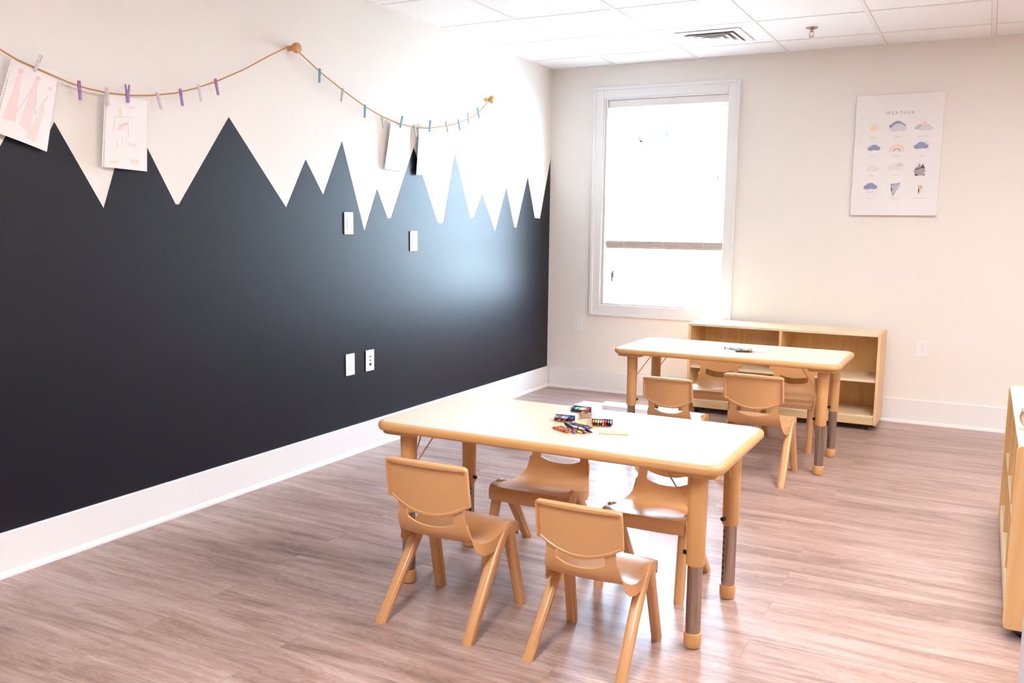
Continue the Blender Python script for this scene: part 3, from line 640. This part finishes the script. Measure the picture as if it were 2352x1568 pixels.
# ------------------------------------------------------------------ chairs (facing +y, origin on the floor)
def make_chair(label, group):
    t = thing('school_chair', label, 'chair', (0, 0, 0), 0, group)
    # back plane
    def yb(z): return -0.122 - 0.155*(z-0.33)*1.0 if z > 0.30 else -0.122+ (0.30-z)*0.15
    def curve(x): return -0.020*(1-(x/0.15)**2)
    # --- backrest panel (tray with rim at the rear)
    b = bmesh.new()
    HW = 0.1435; NU = 25; us = [-1+2*k/(NU-1) for k in range(NU)]
    m_ = 0.062
    us = sorted(set([-1, 1, -1+m_*0.25, 1-m_*0.25, -1+m_, 1-m_, -1+m_*1.15, 1-m_*1.15] + [k/9*0.88 for k in range(-9, 10)]))
    vs_ = [0, 0.02, 0.075, 0.088] + [0.088+ (0.925-0.088)*k/8 for k in range(1, 8)] + [0.925, 0.938, 0.98, 1.0]
    def ztop(u): return 0.540 + 0.006*(1-u*u)
    def zbot(u): return 0.366 + 0.052*abs(u)**2.0
    grid = []
    for v in vs_:
        row = []
        for u in us:
            z = ztop(u)*(1-v) + zbot(u)*v; x = u*(HW + 0.002*(v)); rc = 0.012
            # round the top corners
            du = max(0, abs(x)-(HW-0.010)); 
            if v < 0.08 and abs(u) > 0.93: z -= 0.006*((abs(u)-0.93)/0.07)**2
            y = yb(z)+curve(x)
            row.append(Vector((x, y, z)))
        grid.append(row)
    def th(i, j):
        u, v = abs(us[j]), vs_[i]
        rim = (u >= 1-m_ - 1e-6) or v <= 0.0751 or v >= 0.9379
        edge = (u > 0.999) or v < 0.001 or v > 0.999
        low = v >= 0.9379
        return (0.007 if low and u < 1-m_ else 0.0155)*(0.72 if edge else 1) if rim else 0.0045
    # front face is the sitter side; thickness goes to the rear (-y)
    bmt = bmesh.new(); sheet(bmt, grid, lambda i, j: th(i, j))
    # make sure the thick side points backward
    merge(b, bmt); o = link('backrest', b, M['plastic'], t, True)
    # --- shell: posts, lower band of the back, and seat
    b = bmesh.new()
    xs = [-1, -0.9, -0.78, -0.70, -0.62, -0.45, -0.25, 0, 0.25, 0.45, 0.62, 0.70, 0.78, 0.9, 1]
    path = [(-0.137, 0.425, 0.118), (-0.1345, 0.408, 0.1185), (-0.1315, 0.384, 0.119), (-0.127, 0.354, 0.1205), (-0.1245, 0.339, 0.1215), (-0.118, 0.320, 0.125), (-0.109, 0.303, 0.131), (-0.094, 0.287, 0.139), (-0.074, 0.279, 0.147), (-0.045, 0.2755, 0.153), (-0.01, 0.276, 0.157), (0.03, 0.280, 0.160), (0.07, 0.287, 0.162), (0.105, 0.292, 0.163), (0.130, 0.293, 0.163), (0.146, 0.289, 0.162), (0.155, 0.279, 0.160), (0.158, 0.262, 0.158), (0.158, 0.245, 0.157)]
    n = len(path); grid = []
    for i, (y, z, hw_) in enumerate(path):
        row = []
        for u in xs:
            x = u*hw_; yy, zz = y, z
            if i <= 6:
                k_ = 1-(i/7.0); yy += curve(x)*(0.55+0.45*k_)
                if 2 <= i <= 6: zz -= (0, 0, 0.010, 0.022, 0.020, 0.012, 0.004)[i]*(1-min(1, (abs(u)/0.74))**2.4)   # slot edges follow arcs
            elif i <= 14:
                e_ = max(0, abs(u)-0.55)**2/0.2025
                zz += e_*{7: 0.0, 8: -0.003, 9: -0.005, 10: -0.003, 11: 0.004, 12: 0.009, 13: 0.006}.get(i, 0.0)
                zz -= 0.004*(1-u*u)
                yy += curve(x)*0.5*max(0, (9-i)/3.0) if i < 9 else 0
            if i > 12: yy -= 0.010*abs(u)**4; 
            row.append(Vector((x, yy, zz)))
        grid.append(row)
    def skip(i, j):
        return i in (0, 1, 2) and 3 <= j <= 10
    sheet(b, grid, lambda i, j: -0.005, 0, skip)
    # seat side flanges
    for sg in (-1, 1):
        g2 = []
        for i in range(3, 16):
            y, z, hw_ = path[i]; p = grid[i][-1 if sg > 0 else 0]
            dz = 0.006 + 0.022*min(1, max(0, (i-4)/3.0))
            dep = 0.034 if 8 <= i <= 11 else dz
            ny = -0.6 if i < 8 else 0
            g2.append([p.copy(), p + Vector((sg*0.001, 0.010*(1 if i < 7 else 0), -dep*(1 if i >= 6 else 0.4)))])
        sheet(b, g2, sg*0.0045)
    o = link('seat', b, M['plastic'], t, True)
    # --- legs
    def leg(sx_, front):
        b = bmesh.new(); rings = []
        if front: st = [(0.000, 0.172, 0.158, 0.013, 0.017), (0.012, 0.1705, 0.158, 0.0145, 0.018), (0.20, 0.120, 0.1495, 0.0155, 0.0185), (0.245, 0.106, 0.148, 0.016, 0.021), (0.270, 0.098, 0.150, 0.0155, 0.021), (0.290, 0.093, 0.151, 0.0140, 0.019), (0.300, 0.090, 0.151, 0.010, 0.013), (0.304, 0.089, 0.151, 0.005, 0.007)]
        else: st = [(0.000, -0.172, 0.160, 0.014, 0.018), (0.012, -0.168, 0.160, 0.0155, 0.0195), (0.16, -0.048, 0.152, 0.0165, 0.0205), (0.245, 0.022, 0.1495, 0.017, 0.024), (0.270, 0.046, 0.149, 0.0165, 0.026), (0.286, 0.062, 0.151, 0.0150, 0.026), (0.297, 0.074, 0.151, 0.0125, 0.023), (0.303, 0.080, 0.151, 0.008, 0.015), (0.3055, 0.083, 0.151, 0.004, 0.008)]
        for z, y, x, hx_, hy_ in st: rings.append(rrect(sx_*x, y, z, hx_, hy_, min(hx_, hy_)*0.55, 4))
        loft(b, rings)
        # raised inner rib that gives the channel look
        rr = [rrect(sx_*(x-0.0155), y+(0.004 if front else -0.004), z, 0.0035, hy_*0.45, 0.002, 1) for z, y, x, hx_, hy_ in st[:-3]]
        loft(b, rr); return link('leg', b, M['plastic'], t, True)
    for sx_ in (-1, 1):
        for fr in (True, False): leg(sx_, fr)
    return t
CG = 'tan plastic school chairs around the two tables'
c0 = make_chair('tan plastic chair at the near side of the near table, left one', CG)
def chair(lab, x, y, face, sc):
    c = dup(c0, lab, (x, y, 0.0), 0 if face > 0 else PI); c.scale = (sc, sc, sc); return c
# ------------------------------------------------------------------ tables
def make_table(label, loc):
    t = thing('activity_table', label, 'table', loc, 0, 'rectangular activity tables')
    TZ = 0.585; hx_, hy_, r = 0.60, 0.302, 0.055
    b = bmesh.new(); rings = []
    for dz, ins in ((-0.030, 0.010), (-0.028, 0.004), (-0.022, 0.0), (-0.010, 0.0), (-0.004, 0.003), (-0.001, 0.008), (0.0, 0.013)):
        rings.append(rrect(0, 0, TZ+dz, hx_-ins, hy_-ins, r-ins*0.6, 8))
    loft(b, rings); top = link('tabletop', b, M['plastic2'], t, True)
    b = bmesh.new(); loft(b, [rrect(0, 0, TZ+z, hx_-0.016, hy_-0.016, r-0.012, 8) for z in (0.0001, 0.0010)]); link('top_surface', b, M['laminate'], top)
    for sx_ in (-1, 1):
        for sy_ in (-1, 1):
            cx, cy = sx_*0.512, sy_*0.208
            b = bmesh.new(); loft(b, [rrect(sx_*0.510, sy_*0.218, z, 0.068-i, 0.062-i, 0.02, 4) for z, i in ((TZ-0.044, 0.004), (TZ-0.040, 0.0), (TZ-0.0302, 0.0))]); link('corner_bracket', b, M['plastic2'], t, True)
            b = bmesh.new(); loft(b, [circ((cx, cy, z), rr_, 20) for z, rr_ in ((0.2585, 0.0262), (0.262, 0.0275), (0.40, 0.0280), (TZ-0.046, 0.0290), (TZ-0.0442, 0.0290))]); sl = link('leg_sleeve', b, M['plastic2'], t, True)
            b = bmesh.new(); lathe(b, [(0.0228, 0.040), (0.0228, 0.2583)], (cx, cy, 0), 'z', 20); tb = link('steel_leg', b, M['steel'], t, True)
            b = bmesh.new(); lathe(b, [(0.018, 0.0), (0.0235, 0.003), (0.0262, 0.010), (0.0272, 0.046), (0.0265, 0.048), (0.0235, 0.0485)], (cx, cy, 0), 'z', 22); link('foot_cap', b, M['plastic2'], t, True)
            a = math.atan2(-sy_, -sx_); b = bmesh.new()
            for k in range(9):
                z = 0.066+k*0.0215
                p = Vector((cx+0.0231*math.cos(a), cy+0.0231*math.sin(a), z)); q = [p + Vector((-math.sin(a), math.cos(a), 0))*0.0038*math.cos(w_*PI/4) + Vector((0, 0, 1))*0.0058*math.sin(w_*PI/4) for w_ in range(8)]
                prism(b, q, (0.0006*math.cos(a), 0.0006*math.sin(a), 0))
            link('height_holes', b, M['slot'], tb)
            b = bmesh.new(); mt = Matrix.Translation((cx+0.027*math.cos(a+0.35), cy+0.027*math.sin(a+0.35), 0.285)) @ Matrix.Rotation(a+0.35, 4, 'Z')
            q = bmesh.new(); lathe(q, [(0.003, -0.001), (0.003, 0.008), (0.0075, 0.008), (0.0075, 0.018), (0.005, 0.019)], (0, 0, 0), 'x', 12); merge(b, q, 0, mt); link('adjusting_screw', b, M['black'], t, True)
            # wire braces from the leg to the underside
            for (ex, ey) in ((-sx_*0.115, 0), (0, -sy_*0.10)):
                b = bmesh.new(); d = Vector((ex, ey, 0)).normalized()
                p0 = Vector((cx, cy, 0.43)) + d*0.0275; tube(b, [p0, p0 + Vector((ex*0.33, ey*0.33, 0.055)), Vector((cx+ex, cy+ey, TZ-0.0305))], 0.0026, 6); link('wire_brace', b, M['steelwire'], t, True)
    return t
NT = (1.785, -3.595, 0.0); FT = (1.800, -1.400, 0.0)
tn = make_table('rectangular tan activity table in front, nearer the camera', NT)
tf = dup(tn, 'rectangular tan activity table farther back by the window', FT)

c0.location = (1.5415, -3.945, 0)
chair('tan plastic chair at the near side of the near table, right one', 2.046, -3.965, 1, 0.90)
chair('tan plastic chair at the far side of the near table, left one', 1.585, -3.352, -1, 1.0)
chair('tan plastic chair at the far side of the near table, right one', 2.020, -3.352, -1, 0.93)
chair('tan plastic chair at the near side of the far table, left one', 1.600, -1.790, 1, 0.90)
chair('tan plastic chair at the near side of the far table, right one', 2.035, -1.775, 1, 1.0)
chair('tan plastic chair between the far table and the low shelf, left one', 1.585, -1.000, -1, 1.0)
chair('tan plastic chair between the far table and the low shelf, right one', 2.035, -1.000, -1, 1.0)

# ------------------------------------------------------------------ shelves (front faces -y, origin at floor centre)
def make_shelf(label, loc, rz, W, D, Hh, dividers, group):
    t = thing('storage_shelf', label, 'shelf', loc, rz, group)
    T = 0.018; z0 = 0.035; hw_ = W/2
    def part(name, x0, x1, y0, y1, za, zb_, m, bev=0.003):
        b = bmesh.new(); box(b, x0, x1, y0, y1, za, zb_, bev); return link(name, b, m, t)
    for sg in (-1, 1):
        x0, x1 = (-hw_, -hw_+T) if sg < 0 else (hw_-T, hw_)
        b = bmesh.new(); pts = [(y, z) for y, z in ((-D/2+0.012, z0), (-D/2+0.003, z0+0.004), (-D/2, z0+0.014), (-D/2, Hh-0.014), (-D/2+0.003, Hh-0.004), (-D/2+0.012, Hh), (D/2, Hh), (D/2, z0))]
        prism(b, [(x0, y, z) for y, z in pts], (T, 0, 0)); link('side_panel', b, M['birchv'], t)
        xe = x0-0.0002 if sg < 0 else x0-0.0002
        b = bmesh.new(); box(b, x0+0.0008, x1-0.0008, -D/2-0.0006, -D/2+0.0006, z0+0.016, Hh-0.016); link('edge_band', b, M['edge'], t)
    part('top_panel', -hw_+T, hw_-T, -D/2+0.004, D/2, Hh-T, Hh-0.001, M['birchtop'])
    part('bottom_panel', -hw_+T, hw_-T, -D/2+0.006, D/2-0.008, 0.080, 0.080+T, M['birchtop'])
    part('kick_board', -hw_+T, hw_-T, -D/2+0.004, -D/2+0.004+T, z0+0.004, 0.0795, M['birch'])
    part('back_panel', -hw_+T, hw_-T, D/2-0.008, D/2-0.001, 0.0805, Hh-T-0.0005, M['birchv'], 0)
    zs = 0.325; xs_ = [-hw_+T] + [hw_*d for d in dividers] + [hw_-T]
    for d in dividers: part('divider', hw_*d-T/2, hw_*d+T/2, -D/2+0.008, D/2-0.0085, 0.0985, Hh-T-0.0005, M['birchv'], 0.001)
    for i in range(len(xs_)-1):
        a = xs_[i] + (T/2 if i > 0 else 0); c_ = xs_[i+1] - (T/2 if i < len(xs_)-2 else 0)
        part('shelf_board', a+0.0005, c_-0.0005, -D/2+0.010, D/2-0.0085, zs-T, zs, M['birchtop'], 0.001)
    for sx_ in (-1, 1):
        for sy_ in (-1, 1):
            b = bmesh.new(); cx, cy = sx_*(hw_-0.06), sy_*(D/2-0.05)
            box(b, cx-0.05, cx+0.05, cy-0.02, cy+0.02, 0.022, 0.0352); lathe(b, [(0.014, -0.012), (0.0175, -0.010), (0.0175, 0.010), (0.014, 0.012)], (cx, cy, 0.0176), 'x', 14); link('caster', b, M['black'], t)
    return t
make_shelf('low birch shelf with two bays against the back wall under the window', (1.858, -0.232, 0), 0, 1.215, 0.36, 0.612, [0.0], 'low birch storage shelves')
make_shelf('low birch cubby shelf cut by the right edge of the photo', (3.305, -2.670, 0), -PI/2, 1.225, 0.36, 0.612, [-0.34, 0.34], 'low birch storage shelves')
# pale cabinet at the lower right corner
t = thing('storage_cabinet', 'pale grey cabinet panel in the lower right corner', 'cabinet', (3.34, -4.42, 0), 0)
b = bmesh.new(); box(b, -0.205, 0.205, -0.40, 0.40, 0.0, 0.62, 0.006); link('cabinet_body', b, M['greycab'], t)
b = bmesh.new(); box(b, -0.207, 0.207, -0.402, 0.402, 0.6205, 0.64, 0.004); link('cabinet_top', b, M['birchtop'], t)
# glass bowl on the right shelf
t = thing('glass_bowl', 'small clear glass bowl on top of the shelf at the right edge', 'bowl', (3.185, -3.00, 0.6115), 0)
b = bmesh.new(); prof = [(0.012, 0.0), (0.03, 0.002), (0.046, 0.018), (0.052, 0.040), (0.047, 0.062), (0.050, 0.066), (0.046, 0.067), (0.0435, 0.062), (0.048, 0.040), (0.042, 0.020), (0.028, 0.006), (0.008, 0.005)]
lathe(b, prof, (0, 0, 0), 'z', 28); link('bowl_glass', b, M['bowl'], t, True)
b = bmesh.new(); lathe(b, [(0.001, 0.0062), (0.026, 0.0064), (0.034, 0.016), (0.030, 0.024), (0.001, 0.026)], (0, 0, 0), 'z', 20); link('bowl_contents', b, M['edge'], t, True)

# ------------------------------------------------------------------ crayons
CR = {'red': (196, 40, 48), 'orange': (238, 118, 52), 'yellow': (246, 206, 70), 'green': (50, 128, 84), 'teal': (52, 160, 160), 'sky blue': (120, 196, 232), 'blue': (42, 76, 160),
      'navy': (32, 36, 84), 'purple': (104, 60, 140), 'pink': (240, 120, 160), 'magenta': (188, 48, 112), 'brown': (104, 58, 36), 'black': (28, 26, 30), 'peach': (246, 178, 140),
      'lime': (164, 200, 84), 'maroon': (116, 28, 44), 'white': (240, 240, 244), 'grey blue': (128, 138, 182), 'dark green': (24, 78, 60), 'lilac': (184, 168, 220)}
CM = {}
for k, c in CR.items():
    CM[k] = (mat('wax_'+k.replace(' ', '_'), c, 0.4), mat('wrapper_'+k.replace(' ', '_'), tuple(int(x*0.86) for x in c), 0.65))
M['band'] = mat('dark_wrapper_band', (40, 32, 36), 0.6)
cproto = {}
RC = 0.0040
def crayon(col, label, p, d, group):
    """p: butt end centre, d: direction (unit) to the tip"""
    t = thing('crayon', label, 'crayon', p, 0, group); t.rotation_mode = 'QUATERNION'; t.rotation_quaternion = Vector(d).to_track_quat('X', 'Z')
    if col not in cproto:
        b = bmesh.new(); lathe(b, [(RC*0.93, 0.0), (RC*0.93, 0.0745), (RC*0.90, 0.0765), (RC*0.62, 0.078), (RC*0.40, 0.0885), (RC*0.2, 0.0893)], (0, 0, 0), 'x', 12); a = link('wax_stick', b, CM[col][0], t, True)
        b = bmesh.new(); lathe(b, [(RC, 0.004), (RC, 0.070)], (0, 0, 0), 'x', 12); c_ = link('paper_wrapper', b, CM[col][1], t, True)
        b = bmesh.new(); lathe(b, [(RC*1.03, 0.0600), (RC*1.03, 0.0640)], (0, 0, 0), 'x', 12); lathe(b, [(RC*1.03, 0.0090), (RC*1.03, 0.0130)], (0, 0, 0), 'x', 12); e = link('wrapper_stripes', b, M['band'], t)
        cproto[col] = (a, c_, e)
    else:
        for h in cproto[col]: o = h.copy(); COL.objects.link(o); o.parent = t
    return t
TT = 0.5865
def crayon_box(label, where_, loc, rz, rows, tilt=0.0, n=8, stick=0.010):
    """box lying flat, open end towards local -y; crayons with tips out"""
    t = thing('crayon_box', label, 'crayon box', loc, rz, 'open crayon boxes'); t.rotation_euler = (tilt, 0, rz)
    W_ = n*0.0084+0.004; hh = len(rows)*0.0084+0.003; L = 0.088; k = 0.0006
    b = bmesh.new(); box(b, -W_/2, W_/2, 0, L, 0, k); box(b, -W_/2, W_/2, 0, L, hh, hh+k); box(b, -W_/2, -W_/2+k, 0, L, k, hh); box(b, W_/2-k, W_/2, 0, L, k, hh); box(b, -W_/2+k, W_/2-k, L-k, L, k, hh)
    link('card_sleeve', b, M['box'], t)
    b = bmesh.new(); box(b, -W_/2, W_/2, -0.022, 0, -0.0002+0.0004, k+0.0002); link('open_flap', b, M['box'], t)
    m = Matrix.Translation(loc) @ Matrix.Rotation(rz, 4, 'Z') @ Matrix.Rotation(tilt, 4, 'X')
    for ri, row in enumerate(rows):
        for ci, col in enumerate(row):
            ext = stick + random.uniform(-0.003, 0.004)
            p = m @ Vector((-W_/2+0.0062+ci*0.0084, 0.0885-ext, k+0.0052+ri*0.0083)); d = (m.to_3x3() @ Vector((0, -1, 0))).normalized()
            crayon(col, '%s crayon in the %s row of the %s' % (col, ('bottom', 'top')[ri], where_), p, d, 'crayons in the boxes')
crayon_box('open cream crayon box on the near table, left one of the three', 'left open box on the near table', (1.752, -3.552, TT+0.0005), 0.10, [['maroon', 'magenta', 'lime', 'brown', 'orange', 'black', 'red', 'navy'], ['pink', 'teal', 'magenta', 'lilac', 'sky blue', 'grey blue', 'navy', 'blue']], stick=0.034)
crayon_box('open cream crayon box on the near table, rear one of the three', 'rear open box on the near table', (1.782, -3.475, TT+0.0205), -0.05, [['black', 'dark green', 'blue', 'brown', 'maroon', 'peach', 'orange', 'purple'], ['brown', 'navy', 'sky blue', 'teal', 'yellow', 'white', 'grey blue', 'red']], stick=0.034)
crayon_box('open cream crayon box on the near table, right one of the three', 'right open box on the near table', (1.888, -3.550, TT+0.0005), 0.35, [['maroon', 'brown', 'orange', 'black', 'yellow', 'red', 'dark green', 'navy'], ['orange', 'lime', 'white', 'peach', 'pink', 'red', 'green', 'lilac']], stick=0.034)
t = thing('crayon_box', 'closed cream crayon box under the rear open box on the near table', 'crayon box', (1.790, -3.452, TT+0.0005), 0.12)
b = bmesh.new(); box(b, -0.037, 0.037, -0.022, 0.062, 0, 0.0192, 0.0008); link('card_sleeve', b, M['box'], t)
t = thing('crayon_box', 'empty cream crayon box lying flat right of the crayon pile on the near table', 'crayon box', (1.968, -3.652, TT+0.0005), math.radians(15))
b = bmesh.new(); k=0.0006
box(b, -0.048, 0.048, -0.012, 0.012, 0, k); box(b, -0.048, 0.048, -0.012, 0.012, 0.013, 0.013+k); box(b, -0.048, 0.048, -0.012, -0.012+k, k, 0.013); box(b, -0.048, 0.048, 0.012-k, 0.012, k, 0.013); link('card_sleeve', b, M['box'], t)
LG = 'loose crayons on the near table'
loose = [('orange', 1.793, -3.716, -0.45, 'lying lowest at the left of the loose crayons'), ('peach', 1.801, -3.704, -0.42, 'second from the left among the loose crayons'), ('red', 1.810, -3.696, -0.46, 'third from the left among the loose crayons'),
         ('grey blue', 1.822, -3.700, -0.62, 'steeply turned in the middle of the loose crayons'), ('yellow', 1.833, -3.692, -0.55, 'in the middle of the loose crayons'), ('dark green', 1.843, -3.684, -0.60, 'right of the yellow one among the loose crayons'),
         ('pink', 1.853, -3.676, -0.66, 'pointing to the front at the right of the loose crayons'), ('navy', 1.864, -3.668, -0.62, 'right of the pink one among the loose crayons')]
for i, (col, x, y, a, lab) in enumerate(loose):
    crayon(col, '%s crayon %s, near table' % (col, lab), (x-0.025, y+0.028, TT+RC*1.04+0.0002), (math.cos(a), math.sin(a), 0), LG)
for i, (col, x, y, a) in enumerate([('white', 1.800, -3.662, -0.35), ('purple', 1.818, -3.648, -0.42), ('black', 1.806, -3.676, -0.80)]):
    crayon(col, '%s crayon lying across the top of the loose crayons, near table' % col, (x, y, TT+RC*3.16+(0.0084 if col == 'black' else 0)), (math.cos(a), math.sin(a), 0), LG)
for i, col in enumerate(('teal', 'maroon', 'lime')):
    crayon(col, '%s crayon lying between the left and right open boxes, near table' % col, (1.795+i*0.003, -3.612+i*0.0095, TT+RC*1.04+0.0002), (math.cos(-0.3), math.sin(-0.3), 0), LG)
# far table: fan of crayons and a box
FG = 'loose crayons on the far table'
far = [('brown', 0), ('peach', 1), ('teal', 2), ('lilac', 3), ('yellow', 4), ('purple', 5), ('white', 6), ('lime', 7)]
for col, i in far:
    a = -1.25 + i*0.06; crayon(col, '%s crayon in the fan on the far table' % col, (1.735+i*0.0155, -1.345-i*0.004, TT+RC*1.04), (math.cos(a), math.sin(a), 0), FG)
for col, x, y, a, lab in (('orange', 1.835, -1.478, 0.30, 'lying level beside the fan'), ('maroon', 1.838, -1.463, 0.26, 'behind the orange one beside the fan'), ('dark green', 1.832, -1.492, 0.34, 'nearest the front edge beside the fan')):
    crayon(col, '%s crayon %s on the far table' % (col, lab), (x, y, TT+RC*1.04), (math.cos(a), math.sin(a), 0), FG)
t = thing('crayon_box', 'cream crayon box lying flat on the far table', 'crayon box', (1.938, -1.405, TT+0.0005), math.radians(32))
b = bmesh.new(); box(b, -0.045, 0.045, -0.024, 0.024, 0, k); box(b, -0.045, 0.045, -0.024, 0.024, 0.016, 0.016+k); box(b, -0.045, 0.045, -0.024, -0.024+k, k, 0.016); box(b, -0.045, 0.045, 0.024-k, 0.024, k, 0.016); box(b, -0.045+k*0, -0.045+k, -0.024+k, 0.024-k, k, 0.016); link('card_sleeve', b, M['box'], t)
